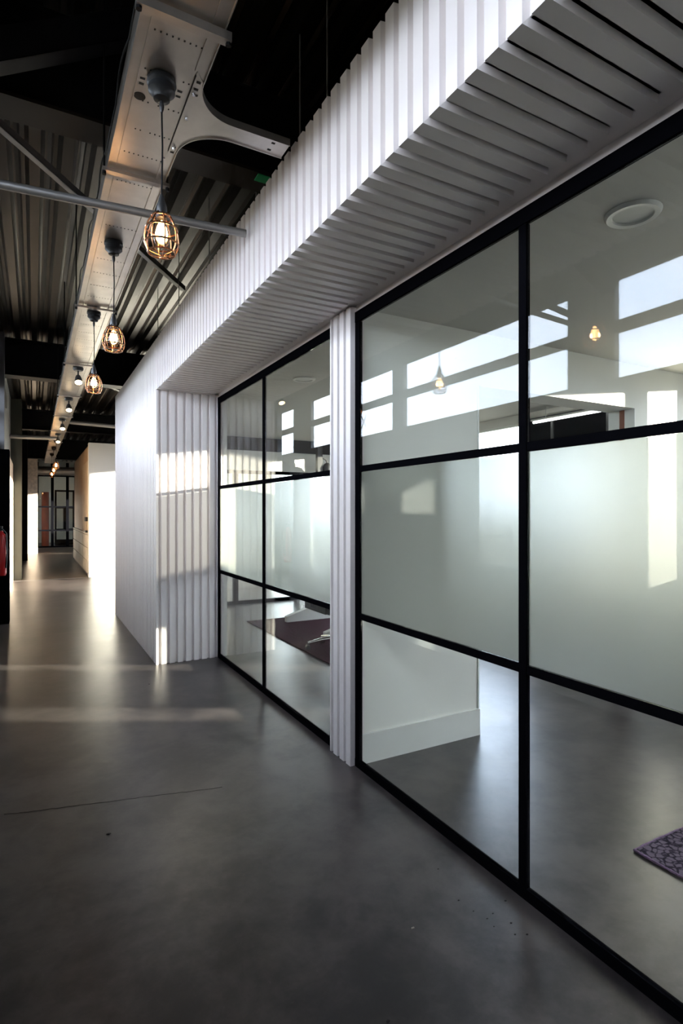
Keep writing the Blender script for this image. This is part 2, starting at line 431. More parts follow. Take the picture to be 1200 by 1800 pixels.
# ------------------------------------------------------------------ rooms inside the box
struct(MB().box(XG+0.030, XE, Y0, YE, ZS+0.012, ZS+0.08).build('ceiling_rooms', 'ceil_paint'))
struct(MB().box(XF+0.12, XE, Y0, YE, ZS+0.095, ZS+0.16).build('ceiling_box_top', 'grey_wall'))
# dividing wall with wide opening
PY0, PY1 = 2.866, 3.105; OX0, OX1, OZ = 2.625, 4.33, 2.352
m = MB()
m.box(XG+0.020, OX0, PY0, PY1, 0, ZS+0.012); m.box(OX1, XE, PY0, PY1, 0, ZS+0.012); m.box(OX0, OX1, PY0, PY1, OZ, ZS+0.012)
struct(m.build('wall_divider', 'white_wall'))
m = MB(); m.box(XG+0.020, OX0+0.006, PY0-0.016, PY0, 0, 0.175); m.box(OX1, XE, PY0-0.016, PY0, 0, 0.175)
struct(m.build('baseboard_divider', 'white_metal', bevel=0.003))
m = MB()
m.box(OX0-0.004, OX0+0.008, PY0-0.006, PY1, 0.175, OZ)
m.box(OX1-0.008, OX1, PY0, PY0+0.09, 0, OZ); m.box(OX1-0.008, OX1, PY0+0.135, PY1, 0, OZ)
struct(m.build('trim_2', 'white_metal'))
struct(MB().box(OX1-0.010, OX1-0.001, PY0+0.09, PY0+0.135, 0, OZ).build('trim_3', 'redbrown'))
# end wall of the near room
struct(MB().box(XF+0.12, XE, Y0-0.1, Y0, 0, ZS+0.09).build('wall_near_room', 'white_wall'))
# back of the far room: dark beam, white bulkhead, glazing
struct(MB().box(XG+0.1, XE, YE-0.10, YE+0.03, 2.18, 2.50).build('wall_far_room', 'white_wall'))
b_ = MB().box(XG+0.1, XE, YE-0.14, YE+0.03, 2.50, ZS+0.01)
tag(b_.build('ceiling_beam', 'black_steel'), 'black beam under the ceiling at the back of the far glazed room', 'beam')
g = thing('glass_screen', 'black framed clear glass screen closing the back of the far room', 'glass partition', (3.4, YE, 0))
MB().box(XG+0.1, XE, YE-0.03, YE+0.03, 0, 0.05).build('bottom_rail', 'black_frame', g)
MB().box(XG+0.1, XE, YE-0.03, YE+0.03, 2.13, 2.18).build('top_rail', 'black_frame', g)
xs = [1.79, 2.87, 3.95, 5.03]
for xx in xs: MB().box(xx-0.04, xx+0.04, YE-0.03, YE+0.03, 0.05, 2.13).build('mullion', 'black_frame', g)
for a, b in zip(xs, xs[1:]): MB().box(a+0.04, b-0.04, YE-0.004, YE+0.004, 0.05, 2.13).build('glass_pane', 'glass', g)
# white fluted wall piece inside far room behind the return wall
struct(MB().box(XG+0.06, XG+0.10, YR+0.02, YE-0.1, 0, ZS+0.01).build('wall_far_room_side', 'white_wall'))

# dark glazed panel with tube light on the outer wall of the far room
g = thing('dark_glass_panel', 'dark glass panel with black frame on the outer wall beyond the opening', 'window panel', (XE-0.02, 4.4, 0))
MB().box(XE-0.015, XE-0.005, 3.80, 4.95, 1.2, 2.60).build('pane', 'black_frame', g)
f = MB()
for yy in (3.78, 4.50, 4.95): f.box(XE-0.035, XE-0.001, yy, yy+0.03, 1.2, 2.62)
f.box(XE-0.035, XE-0.001, 3.78, 4.98, 2.60, 2.63); f.box(XE-0.035, XE-0.001, 3.78, 4.98, 1.17, 1.2)
f.build('frame', 'grey_steel', g)
g = thing('tube_light', 'lit slim fluorescent tube hung below the ceiling beyond the opening', 'ceiling light', (5.15, 4.2, ZS))
MB().tube([(5.15, 3.79, 2.55), (5.15, 4.68, 2.55)], 0.013, 10).build('tube', 'tube_on', g, smooth=True)
MB().box(5.13, 5.17, 3.77, 4.70, 2.566, 2.585).build('housing', 'white_metal', g)
for yy in (3.95, 4.5): MB().tube([(5.15, yy, 2.585), (5.15, yy, ZS+0.012)], 0.003, 6).build('wire', 'alu', g)

# ------------------------------------------------------------------ glazing bays
def glazing(label, posts, y0, y1, wide_end):
    g = thing('glazed_partition', label, 'glass partition', (XG, (y0+y1)/2, 0), 'black framed glazed bays')
    xa, xb = XG-0.006, XG+0.016
    MB().box(xa, xb, y0, y1, 0.0, 0.045).build('bottom_rail', 'black_frame', g, bevel=0.002)
    MB().box(xa, xb, y0, y1, 2.618, 2.680).build('top_rail', 'black_frame', g, bevel=0.002)
    MB().box(xa+0.012, XG+0.06, y0, y1, 2.680, ZS+0.03).build('head_trim', 'white_clad', g)
    for (a, b) in posts: MB().box(xa, xb, a+0.003, b-0.003, 0.045, 2.615).build('mullion', 'black_frame', g, bevel=0.002)
    for (_, a), (b, _) in zip(posts, posts[1:]):
        for k, zc in enumerate((0.890, 1.752)):
            MB().box(xa+0.002, xb-0.002, a, b, zc-0.017, zc+0.017).build('transom', 'black_frame', g, bevel=0.002)
        zz = [(0.045, 0.872), (0.908, 1.734), (1.770, 2.615)]
        for k, (z0, z1) in enumerate(zz):
            pn = MB().box(XG+0.001, XG+0.007, a, b, z0, z1).build('glass_pane', 'glass', g)
            if k == 1:
                pn['label'] = 'middle pane with frosted film'
                MB().box(XG+0.0078, XG+0.0088, a+0.001, b-0.001, z0+0.001, z1-0.001).build('frosted_film', 'frost', pn if False else g)
    return g
glazing('near bay of black framed glass beside the camera, frosted middle band', [(-1.03, -0.99), (0.255, 0.297), (1.545, 1.588), (2.806, 2.860)], -1.03, 2.860, 0)
glazing('far bay of black framed glass between the white fluted post and return wall', [(3.12, 3.15), (4.350, 4.392), (5.630, YR-0.002)], 3.12, YR-0.002, 0)

# ------------------------------------------------------------------ downlights in the rooms
def downlight(x, y, label):
    g = thing('downlight', label, 'ceiling light', (x, y, ZS+0.012), 'round recessed lights in the box ceiling', world=False)
    MB().lathe([(0.075, -0.001), (0.078, -0.012), (0.098, -0.014), (0.106, -0.004), (0.107, 0.0)], n=36).build('ring', 'white_metal', g, smooth=True)
    MB().lathe([(0, -0.003), (0.05, -0.003), (0.077, -0.004)], n=36).build('diffuser', 'diffuser', g, smooth=True)
downlight(2.13, 1.42, 'round recessed downlight in the ceiling of the near glazed room')
downlight(2.15, 4.62, 'round recessed downlight nearer the return wall in the far glazed room')
downlight(2.15, 3.72, 'round recessed downlight just behind the white fluted post')

# ------------------------------------------------------------------ rugs
def rug(x0, x1, y0, y1, mat, emat, label):
    g = thing('rug', label, 'rug', ((x0+x1)/2, (y0+y1)/2, 0))
    m = MB(); n = 40
    nx = 60; ny = 50; hz = lambda: 0.010+random.uniform(-0.0012, 0.0012)
    m.sweep([[(x0+(x1-x0)*i/nx, y0+(y1-y0)*j/ny, hz()) for i in range(nx+1)] for j in range(ny+1)])
    m.box(x0, x1, y0, y1, 0.0005, 0.0075)
    m.build('pile', mat, g)
    e = MB()
    def edge(p0, p1, n):
        pts = [Vector(p0).lerp(Vector(p1), k/n)+Vector((random.uniform(-.002, .002), random.uniform(-.002, .002), random.uniform(0, .001))) for k in range(n+1)]
        e.tube(pts, [0.0062+random.uniform(-.0012, .0012) for _ in pts], 6)
    c = [(x0, y0, .007), (x1, y0, .007), (x1, y1, .007), (x0, y1, .007)]
    for a, b in zip(c, c[1:]+c[:1]): edge(a, b, 110)
    e.build('binding', emat, g)
    return g
rug(2.32, 4.75, -0.55, 1.54, 'rug', 'rug_edge', 'faded purple patterned rug on concrete floor in the near glazed room')
rug(2.55, 4.15, 4.60, 7.30, 'rug2', 'rug2', 'dark burgundy rug under the desk and office chair in the far room')

# ------------------------------------------------------------------ desk
RZ = 0.0115
g = thing('desk', 'white desk with wedge shaped feet on the burgundy rug', 'desk', (3.35, 6.4, RZ))
for yy in (7.0, 5.85):
    MB().prism([(2.99, RZ), (3.95, RZ), (3.95, RZ+0.03), (3.55, RZ+0.19), (3.39, RZ+0.19), (2.99, RZ+0.075)], yy-0.04, yy+0.04, 'y').build('foot', 'white_metal', g, bevel=0.004)
    MB().box(3.42, 3.52, yy-0.03, yy+0.03, RZ+0.19, 0.70).build('leg', 'white_metal', g, bevel=0.003)
MB().box(3.44, 3.50, 5.85, 7.0, 0.64, 0.69).build('crossbar', 'white_metal', g)
MB().box(2.98, 3.86, 5.55, 7.2, 0.70, 0.73).build('desktop', 'white_metal', g, bevel=0.003)
g2 = thing('monitor', 'black monitor standing on the white desk behind frosted glass', 'monitor', (3.55, 6.4, 0.73))
MB().box(3.48, 3.70, 6.28, 6.52, 0.731, 0.741).build('base', 'black_plastic', g2)
MB().box(3.60, 3.63, 6.37, 6.43, 0.741, 0.95).build('stand', 'black_plastic', g2)
MB().box(3.57, 3.60, 6.12, 6.68, 0.86, 1.20).build('screen', 'black_plastic', g2, bevel=0.004)

# ------------------------------------------------------------------ office chair
cx, cyy = 2.88, 5.38
g = thing('office_chair', 'black office chair with polished star base on the burgundy rug', 'chair', (cx, cyy, RZ))
m = MB(); wh = []
for k in range(5):
    a = math.radians(20+72*k); d = Vector((math.cos(a), math.sin(a), 0)); c = Vector((cx, cyy, 0))
    m.tube([c+Vector((0,0,0.13)), c+d*0.15+Vector((0,0,0.115)), c+d*0.30+Vector((0,0,0.085))], [0.03, 0.022, 0.016], 10)
    t = d.cross(Vector((0,0,1)))
    w_ = MB()
    for s in (-1, 1):
        o = c+d*0.30+t*(0.016*s)+Vector((0,0,0.0275+RZ)); w_.tube([o-t*0.011, o+t*0.011], 0.027, 14)
    w_.tube([c+d*0.30+Vector((0,0,0.04+RZ)), c+d*0.30+Vector((0,0,0.085))], 0.008, 8)
    wh.append(w_)
m.build('star_base', 'chrome', g, smooth=True)
for w_ in wh: w_.build('caster', 'black_plastic', g, smooth=True)
MB().tube([(cx, cyy, 0.10), (cx, cyy, 0.26)], 0.028, 14).tube([(cx, cyy, 0.26), (cx, cyy, 0.43)], 0.016, 12).build('gas_column', 'black_plastic', g, smooth=True)
MB().box(cx-0.13, cx+0.13, cyy-0.10, cyy+0.10, 0.40, 0.44).build('mechanism', 'black_plastic', g, bevel=0.01)
MB().box(cx-0.25, cx+0.25, cyy-0.25, cyy+0.25, 0.44, 0.51).build('seat', 'black_cloth', g, bevel=0.028, smooth=True)
m = MB(); rows = []
for j in range(9):
    v = j/8; z = 0.60+0.52*v; hw = 0.20+0.03*math.sin(v*math.pi)
    rows.append([(cx+hw*u, cyy-0.25-0.05*v+0.05*u*u, z) for u in [i/5-1 for i in range(11)]])
m.sweep(rows); o = m.build('backrest', 'black_cloth', g, smooth=True)
sm = o.modifiers.new('thick', 'SOLIDIFY'); sm.thickness = 0.035; bv = o.modifiers.new('round', 'BEVEL'); bv.width = 0.012; bv.segments = 3
MB().tube([(cx, cyy-0.08, 0.42), (cx, cyy-0.27, 0.45), (cx, cyy-0.31, 0.60), (cx, cyy-0.31, 0.85)], 0.018, 8).build('back_support', 'black_plastic', g, smooth=True)
for s in (-1, 1):
    MB().tube([(cx+0.20*s, cyy, 0.47), (cx+0.29*s, cyy, 0.49), (cx+0.30*s, cyy, 0.66)], 0.014, 8).box(cx+0.30*s-0.04, cx+0.30*s+0.04, cyy-0.13, cyy+0.13, 0.66, 0.69).build('armrest', 'black_plastic', g, smooth=False)

# black fitting hanging under the far beam
g = thing('ceiling_speaker', 'black rounded fitting on a short drop pole below the far dark beam', 'speaker', (4.22, 8.45, ZS))
MB().box(4.17, 4.26, 8.41, 8.49, 2.16, ZS+0.012).build('pole', 'black_plastic', g)
MB().lathe([(0, -.10), (.06, -.095), (.085, -.05), (.09, 0), (.07, .06), (.03, .09), (0, .095)], (4.36, 8.43, 2.24), 20).build('body', 'black_plastic', g, smooth=True)
MB().tube([(4.26, 8.45, 2.42), (4.34, 8.44, 2.38), (4.36, 8.43, 2.31)], 0.012, 8).build('arm', 'black_plastic', g, smooth=True)

# ------------------------------------------------------------------ cable tray
TX0, TX1, TZ = 0.305, 0.568, 3.14
g = thing('cable_tray', 'long galvanised perforated cable tray with a curved tee branch below the roof', 'cable tray', (0.44, 8, TZ))
def arc(cx_, cy_, r, a0, a1, n=14): return [(cx_+r*math.cos(math.radians(a0+(a1-a0)*k/n)), cy_+r*math.sin(math.radians(a0+(a1-a0)*k/n))) for k in range(n+1)]
RT = 0.17
B0, B1 = 2.295, 2.395
edgeA = arc(TX1+RT, B0-RT, RT, 180, 90)       # near fillet
edgeB = arc(TX1+RT+0.03, B1+RT+0.03, RT+0.03, 270, 180)
m = MB()
m.box(TX0, TX1, -5, 2.06, TZ, TZ+0.003); m.box(TX0, TX1, 2.68, 21.2, TZ, TZ+0.003)
m.box(TX0, TX1-0.0, 2.06, 2.68, TZ, TZ+0.003)
m.build('bottom_plate', 'galv', g)
MB().prism([(TX1-0.035, 2.08)]+edgeA+[(1.0, B0), (1.0, B1)]+edgeB+[(TX1-0.035, 2.62)], TZ-0.0035, TZ-0.0005).build('tee_plate', 'galv', g)
def wall_strip(pts, z0, z1, th=0.003):
    mm = MB(); L = [Vector((a, b, 0)) for a, b in pts]; rows = []
    for i, p_ in enumerate(L):
        t = (L[min(i+1, len(L)-1)]-L[max(i-1, 0)]).normalized(); nrm = Vector((-t.y, t.x, 0))*th/2
        rows.append([(p_+nrm)+Vector((0,0,z0)), (p_+nrm)+Vector((0,0,z1)), (p_-nrm)+Vector((0,0,z1)), (p_-nrm)+Vector((0,0,z0)), (p_+nrm)+Vector((0,0,z0))])
    mm.sweep(rows); return mm
wall_strip([(TX0, -5), (TX0, 21.2)], TZ-0.010, TZ+0.075).build('side_flange', 'galv', g)
wall_strip([(TX1, -5)]+[edgeA[0]]+edgeA[1:]+[(1.0, B0)], TZ-0.010, TZ+0.022).build('side_flange', 'galv', g)
wall_strip([(1.0, B1)]+edgeB+[(TX1, 21.2)], TZ-0.010, TZ+0.022).build('side_flange', 'galv', g)
# rolled seams along both sides
MB().box(TX0+0.035, TX0+0.039, -5, 21.2, TZ-0.004, TZ).box(TX1-0.045, TX1-0.037, -5, 2.08, TZ-0.006, TZ).box(TX1-0.045, TX1-0.037, 2.66, 21.2, TZ-0.006, TZ).build('seam', 'galv', g)
MB().box(TX1-0.037, TX1-0.034, 2.10, 2.60, TZ-0.005, TZ).build('joint_line', 'dark_hole', g)
# perforations (dark slots) in rows across the plate
hb = MB()
ry = [1.30, 1.62, 1.97, 2.16, 2.335, 2.52, 2.70, 2.95]
yy = 3.2
while yy < 12: ry.append(yy); yy += 0.24
for r_i, y in enumerate(ry):
    nh = 9
    for k in range(nh):
        xx = TX0+0.055+k*(0.16)/(nh-1)
        if abs(xx-0.435) < 0.05 and abs(y-2.16) < 0.06: continue
        if r_i in (4, 5) and k in (0, 3): continue
        hb.box(xx-0.0026, xx+0.0026, y-0.0036, y+0.0036, TZ-0.0012, TZ-0.0002)
for y in (2.215, 2.245, 1.75):
    for xx in (TX0+0.055, TX1-0.07): hb.box(xx-0.009, xx+0.009, y-0.005, y+0.005, TZ-0.0012, TZ-0.0002)
for (xx, y) in ((TX1-0.018, 2.13), (TX1-0.018, 2.17), (TX1-0.012, 2.20), (TX1-0.018, 2.56), (TX1-0.018, 2.60), (0.93, 2.32), (0.93, 2.37)):
    hb.box(xx-0.008, xx+0.008, y-0.005, y+0.005, TZ-0.0052, TZ-0.0037)
hp = hb.build('perforation', 'dark_hole', g); hp['kind'] = 'stuff'
MB().lathe([(0.0, -0.0015), (0.022, -0.0015), (0.022, 0)], (TX0+0.06, 2.315, TZ), 20).build('knockout', 'brown_steel', g)
for (xx, y) in ((TX1-0.022, 2.19), (TX1-0.015, 2.34), (TX1-0.02, 2.56)):
    MB().lathe([(0, -0.012), (0.006, -0.012), (0.008, -0.006), (0.008, 0)], (xx, y, TZ-0.0035), 10).build('bolt', 'chrome', g)
# trapeze supports
for i, y in enumerate((-2.2, -0.1, 1.86, 2.86, 4.86, 6.80, 8.70, 10.6, 12.6, 14.6, 16.6, 18.6)):
    m = MB(); hh = 0.030 if i == 2 else 0.016
    m.box(TX0-0.022, TX1+0.022, y-0.016, y+0.016, TZ-0.010-hh, TZ-0.010)
    t_ = m.build('support_bar', 'galv', g, bevel=0.003)
    for xx in (TX0-0.014, TX1+0.014):
        MB().tube([(xx, y, TZ-0.02), (xx, y, ZD+0.01)], 0.005, 8).tube([(xx, y, TZ-0.034-hh*0.5), (xx, y, TZ-0.012-hh*0.5)], 0.010, 6).build('threaded_rod', 'black_steel', g)
# cable snaking on the left flange
pts = []; y = -2.0
while y < 9: pts.append((TX0-0.010-0.006*abs(math.sin(y*9)), y, TZ+0.035+0.028*math.sin(y*9))); y += 0.045
tag(MB().tube(pts, 0.0035, 6).build('cable', 'cable', smooth=True), 'thin black cable looped along the outer flange of the cable tray', 'cable')

# ------------------------------------------------------------------ steel pipe, beams, braces
tag(MB().tube([(XL-0.02, 3.115, 3.045), (0.40, 3.035, 3.045)], 0.021, 16).tube([(0.40, 3.035, 3.045), (1.03, 2.976, 3.045)], 0.021, 16).build('steel_pipe', 'tube', smooth=True),
    'grey round steel pipe crossing just under the cable tray behind the nearest bulb', 'pipe')
def ibeam(y, zb, h, w_, label, mat='black_steel', x0=XL, x1=XE):
    g = thing('roof_beam', label, 'beam', ((x0+x1)/2, y, zb))
    MB().box(x0, x1, y-w_/2, y+w_/2, zb, zb+0.018).build('lower_flange', 'brown_steel' if zb > 3.38 and y < 4 else mat, g)
    MB().box(x0, x1, y-0.006, y+0.006, zb+0.018, zb+h-0.018).build('web', mat, g)
    MB().box(x0, x1, y-w_/2, y+w_/2, zb+h-0.018, zb+h).build('upper_flange', mat, g)
    return g
bm_ = ibeam(3.22, 3.50, 0.49, 0.20, 'nearest steel roof beam, brown flange, behind the cable tray')
tag(MB().box(1.16, 1.24, 3.13, 3.2, 3.494, 3.4995).build('paint_mark', 'green_tape'), 'small green mark under the nearest roof beam', 'paint mark')
ibeam(0.9, 3.42, 0.57, 0.24, 'black steel roof beam almost overhead, nearest the camera')
ibeam(9.4, 3.46, 0.53, 0.26, 'second black roof beam, level with the end of the white box')
ibeam(15.6, 3.50, 0.49, 0.26, 'third black roof beam, over the far cabinets')
ibeam(21.5, 3.30, 0.69, 0.26, 'farthest black roof beam before the end glazing')
def bar(name, a, b, r, label, mat='grey_steel', cat='brace', n=8):
    return tag(MB().tube([a, b], r, n).build(name, mat), label, cat)
def angle_bar(a, b, w_, label, mat='grey_steel'):
    a = Vector(a); b = Vector(b); d = (b-a); L = d.length; q = d.to_track_quat('X', 'Z').to_matrix().to_4x4(); T = Matrix.Translation(a) @ q
    m = MB(); m.box(0, L, -w_/2, w_/2, 0, 0.006, T); m.box(0, L, -w_/2, -w_/2+0.006, 0, w_, T)
    return tag(m.build('roof_brace', mat), label, 'brace')
angle_bar((-0.44, 3.42, 3.70), (1.30, 5.63, 3.70), 0.045, 'diagonal steel angle brace passing over the tray from facade to box', 'tube')
angle_bar((-0.44, 3.00, 3.02), (-0.42, 4.30, 3.90), 0.05, 'steep brace against the facade, mirrored in the near glass')
angle_bar((-0.44, 2.72, 3.15), (0.62, 2.98, 3.97), 0.12, 'black knee brace rising from facade toward the nearest roof beam', 'black_steel')
bar('roof_tube', (0.50, 13.75, 3.50), (3.0, 13.75, 3.42), 0.045, 'pale round tube running above the far white wall', 'tube', 'pipe', 14)
bar('roof_tube', (XL, 13.75, 3.10), (0.50, 13.75, 3.12), 0.045, 'grey round tube from facade to the tray, far down the corridor', 'tube', 'pipe', 14)
angle_bar((0.7, 9.6, 3.6), (3.5, 13.2, 3.6), 0.07, 'thin diagonal brace between the second and third roof beams')
# ventilation duct at the end
m = MB(); m.tube([(XL, 24.9, 3.12), (4.8, 24.9, 3.12)], 0.17, 24)
for xx in (-0.2, 0.35, 0.9, 1.5): m.tube([(xx-0.012, 24.9, 3.12), (xx+0.012, 24.9, 3.12)], 0.182, 24)
tag(m.build('air_duct', 'galv', smooth=True), 'round galvanised air duct crossing above the end glazing', 'duct')
# thin hanger rods above the white box
for (xx, yy, z0) in ((1.22, 2.36, 2.9), (1.22, 2.67, 2.9), (1.22, 3.33, 2.9), (1.22, 4.40, 2.9), (1.22, 5.46, 2.9), (1.22, 6.5, 2.9)):
    MBo = MB().tube([(xx, yy, ZS+0.16), (xx, yy, ZD+0.01)], 0.004, 6).build('hanger_rod', 'tube')
    tag(MBo, 'thin steel hanger rod above the white box, ' + {2.36: 'nearest the camera', 2.67: 'second nearest the camera', 3.33: 'third from the camera', 4.40: 'fourth from the camera', 5.46: 'fifth from the camera', 6.5: 'farthest from the camera'}[yy], 'rod', 'hanger rods above the white box')

# ------------------------------------------------------------------ pendants
def make_pendant():
    g = thing('pendant_lamp', 'x', 'pendant lamp', (0, 0, 0), 'caged filament pendants under the cable tray', world=False)
    # origin at tray underside
    MB().lathe([(0, 0), (0.052, 0), (0.054, -0.018), (0.047, -0.026), (0.049, -0.030), (0.049, -0.046), (0.032, -0.062), (0.030, -0.074), (0.012, -0.080), (0, -0.080)], n=32).build('canopy', 'canopy', g, smooth=True)
    MB().lathe([(0, -0.078), (0.005, -0.078), (0.009, -0.092), (0.008, -0.110), (0.004, -0.122), (0, -0.122)], n=12).build('cord_grip', 'black_plastic', g, smooth=True)
    MB().tube([(0, 0, -0.11), (0.003, 0, -0.25), (0, 0, -0.44)], 0.0032, 8).build('cord', 'cable', g, smooth=True)
    MB().lathe([(0, -0.432), (0.006, -0.434), (0.012, -0.455), (0.019, -0.480), (0.021, -0.515), (0.019, -0.525), (0, -0.525)], n=24).build('socket', 'black_plastic', g, smooth=True)
    # cage
    c = MB(); pr = [(0.021, -0.505), (0.036, -0.520), (0.050, -0.545), (0.060, -0.575), (0.0635, -0.605), (0.060, -0.632), (0.050, -0.655)]
    for k in range(8):
        a = 2*math.pi*k/8
        c.tube([(r*math.cos(a), r*math.sin(a), z) for r, z in pr], 0.0028, 6)
    for r, z in ((0.036, -0.520), (0.0575, -0.565), (0.062, -0.622), (0.050, -0.655)):
        c.loop([(r*math.cos(2*math.pi*k/28), r*math.sin(2*math.pi*k/28), z) for k in range(28)], 0.0034)
    for k in range(4):
        a = math.pi*k/4
        c.tube([(0.050*math.cos(a), 0.050*math.sin(a), -0.655), (0, 0, -0.668), (-0.050*math.cos(a), -0.050*math.sin(a), -0.655)], 0.0018, 6)
    c.build('cage', 'copper', g, smooth=True)
    b = MB().lathe([(0.013, -0.520), (0.014, -0.535), (0.024, -0.556), (0.031, -0.580), (0.032, -0.598), (0.025, -0.618), (0.012, -0.629), (0, -0.632)], n=24).build('bulb', 'bulb_glass', g, smooth=True)
    f = MB()
    for k in range(7):
        a = 2*math.pi*k/7
        f.tube([(0.006*math.cos(a), 0.006*math.sin(a), -0.545), (0.016*math.cos(a), 0.016*math.sin(a), -0.575), (0.013*math.cos(a), 0.013*math.sin(a), -0.600)], 0.0022, 6)
    f.lathe([(0, -0.530), (0.010, -0.540), (0.018, -0.560), (0.023, -0.582), (0.020, -0.603), (0.010, -0.616), (0, -0.619)], n=20)
    fo = f.build('filament', 'bulb_hot', g, smooth=True); fo.parent = b
    return g
def lamp_light(x, y, z, e=4.0, r=0.025):
    l = bpy.data.lights.new('pendant_glow', 'POINT'); l.energy = e; l.color = (1.0, 0.62, 0.32); l.shadow_soft_size = r
    o = bpy.data.objects.new('pendant_glow', l); C.objects.link(o); o.location = (x, y, z)
pen = make_pendant()
pl = ['caged filament pendant nearest the camera, in front of the steel pipe',
      'caged filament pendant second along the cable tray',
      'caged filament pendant third along the tray, the last on a long cord before the spotlights',
      'first of the three far pendants clustered before the end glazing',
      'middle one of the three far pendants before the end glazing',
      'farthest of the three far pendants, closest to the end glazing']
for i, (x_, y_) in enumerate([(0.424, 2.185), (0.424, 3.64), (0.43, 4.985), (0.44, 14.2), (0.44, 15.9), (0.44, 17.6)]):
    o = pen if i == 0 else copy_tree(pen)
    o.location = (x_, y_, TZ-0.004); o['label'] = pl[i]
    lamp_light(x_, y_, TZ-0.59, 9.0)

def make_spot():
    g = thing('track_spotlight', 'x', 'spotlight', (0, 0, 0), 'black spotlights mounted under the cable tray', world=False)
    MB().lathe([(0, 0), (0.055, 0), (0.055, -0.02), (0.045, -0.035), (0, -0.035)], n=24).build('mount', 'black_plastic', g, smooth=True)
    MB().tube([(0, 0, -0.03), (0.0, 0.0, -0.09), (0.0, -0.03, -0.13)], 0.008, 8).build('arm', 'black_plastic', g, smooth=True)
    R = Matrix.Translation((0, -0.04, -0.15)) @ Matrix.Rotation(math.radians(-38), 4, 'X')
    MB().lathe([(0.0, 0.07), (0.025, 0.068), (0.035, 0.03), (0.045, -0.045), (0.041, -0.045), (0.030, 0.0), (0, 0.0)], n=24, M=R).build('head', 'black_plastic', g, smooth=True)
    MB().lathe([(0.0, -0.030), (0.041, -0.034)], n=24, M=R).build('lamp', 'spot_face', g, smooth=True)
    return g
sp = make_spot()
sl = ['black tray spotlight, the first beyond the third pendant', 'black tray spotlight, second beyond the third pendant',
      'black tray spotlight, third beyond the third pendant', 'black tray spotlight, last before the far pendants']
for i, y_ in enumerate((7.0, 8.95, 11.0, 13.1)):
    o = sp if i == 0 else copy_tree(sp)
    o.location = (0.44, y_, TZ-0.004); o['label'] = sl[i]

# ------------------------------------------------------------------ along the facade, far left
g = tag(MB().box(XL+0.001, -0.292, 8.72, 9.0, 0, 2.34).build('black_pier', 'black_frame', bevel=0.004), 'black pier with the red extinguisher, nearest along the facade', 'pier')
g = thing('fire_extinguisher', 'red fire extinguisher hung on the face of the nearest black pier', 'fire extinguisher', (-0.375, 8.63, 0.66))
MB().lathe([(0, 0.66), (0.055, 0.66), (0.065, 0.68), (0.065, 1.16), (0.055, 1.20), (0.03, 1.225), (0.025, 1.25), (0, 1.25)], (-0.382, 8.645, 0), 24).build('cylinder', 'red', g, smooth=True)
MB().tube([(-0.382, 8.645, 1.25), (-0.382, 8.645, 1.29)], 0.02, 12).box(-0.402, -0.362, 8.56, 8.68, 1.29, 1.31).build('valve', 'black_plastic', g)
MB().tube([(-0.37, 8.63, 1.28), (-0.32, 8.61, 1.22), (-0.31, 8.61, 0.95), (-0.325, 8.61, 0.76)], 0.010, 8).build('hose', 'black_plastic', g, smooth=True)
MB().box(-0.40, -0.33, 8.705, 8.719, 1.0, 1.12).build('bracket', 'black_plastic', g)
g = tag(MB().box(XL, -0.235, 14.30, 14.42, 0, ZD).box(XL, -0.235, 14.62, 14.74, 0, ZD).box(-0.37, -0.34, 14.42, 14.62, 0, ZD).build('steel_column', 'green'), 'olive painted steel column where the brown floor begins', 'column')
tag(MB().box(XL, -0.36, 9.05, 9.25, 2.34, ZD).box(XL, -0.40, 9.25, 11.0, 3.25, 3.45).build('steel_column', 'grey_steel'), 'upper steel column above the nearest black pier', 'column')
tag(MB().box(XL, -0.40, 12.2, 14.28, 0, 2.55).build('wall_panel', 'brick'), 'sunlit pale wall panel just before the olive column', 'wall panel')
tag(MB().box(XL, -0.17, 19.8, 20.1, 0, ZD).build('steel_column', 'black_steel'), 'tall black column beyond the olive one', 'column')
tag(MB().box(XL+.001, 0.12, 22.9, 23.2, 0, ZD-0.01).build('brick_pier', 'brick'), 'pale brick pier beside the end glazing, sunlit', 'pier')

# ------------------------------------------------------------------ far cabinets block
struct(MB().box(1.10, XE, 14.0, 14.25, 0.004, 3.09).build('wall_kitchen', 'white_wall'))
tag(MB().box(1.47, 2.1, 14.25, 16.2, 1.02, 3.06).box(1.12, 2.1, 16.2, 19.5, 1.02, 3.06).box(1.12, 2.1, 14.25, 16.2, 2.725, 3.06).build('wood_wall_panel', 'wood'), 'pale wood clad wall above the far drawers', 'wall panel')
tag(MB().box(1.12, 1.46, 14.9, 16.19, 1.02, 2.72).box(1.12, 1.46, 14.26, 14.9, 1.45, 2.72).build('wall_cupboard', 'wood2'), 'lighter wood wall cupboard nearest the far white wall', 'cupboard')
g = thing('drawer_cabinet', 'low beige drawer cabinet along the far brown floor', 'cabinet', (1.4, 16.8, 0))
MB().box(1.12, 1.9, 14.26, 19.5, 0, 0.98).build('body', 'grey_steel', g)
for k in range(4):
    for j in range(3):
        MB().box(1.085, 1.12, 14.27+k*1.31, 14.27+k*1.31+1.28, 0.08+j*0.30, 0.36+j*0.30).build('drawer', 'drawer', g, bevel=0.003)
MB().box(1.08, 1.9, 14.26, 19.5, 0.98, 1.015).build('worktop', 'drawer', g)
g = thing('coffee_machine', 'small black coffee machine on the far cabinet edge', 'coffee machine', (1.2, 14.6, 1.015))
MB().box(1.06, 1.44, 14.45, 14.8, 1.016, 1.06).build('base', 'black_plastic', g, bevel=0.01)
MB().box(1.20, 1.44, 14.45, 14.8, 1.06, 1.38).build('body', 'black_plastic', g, bevel=0.02)
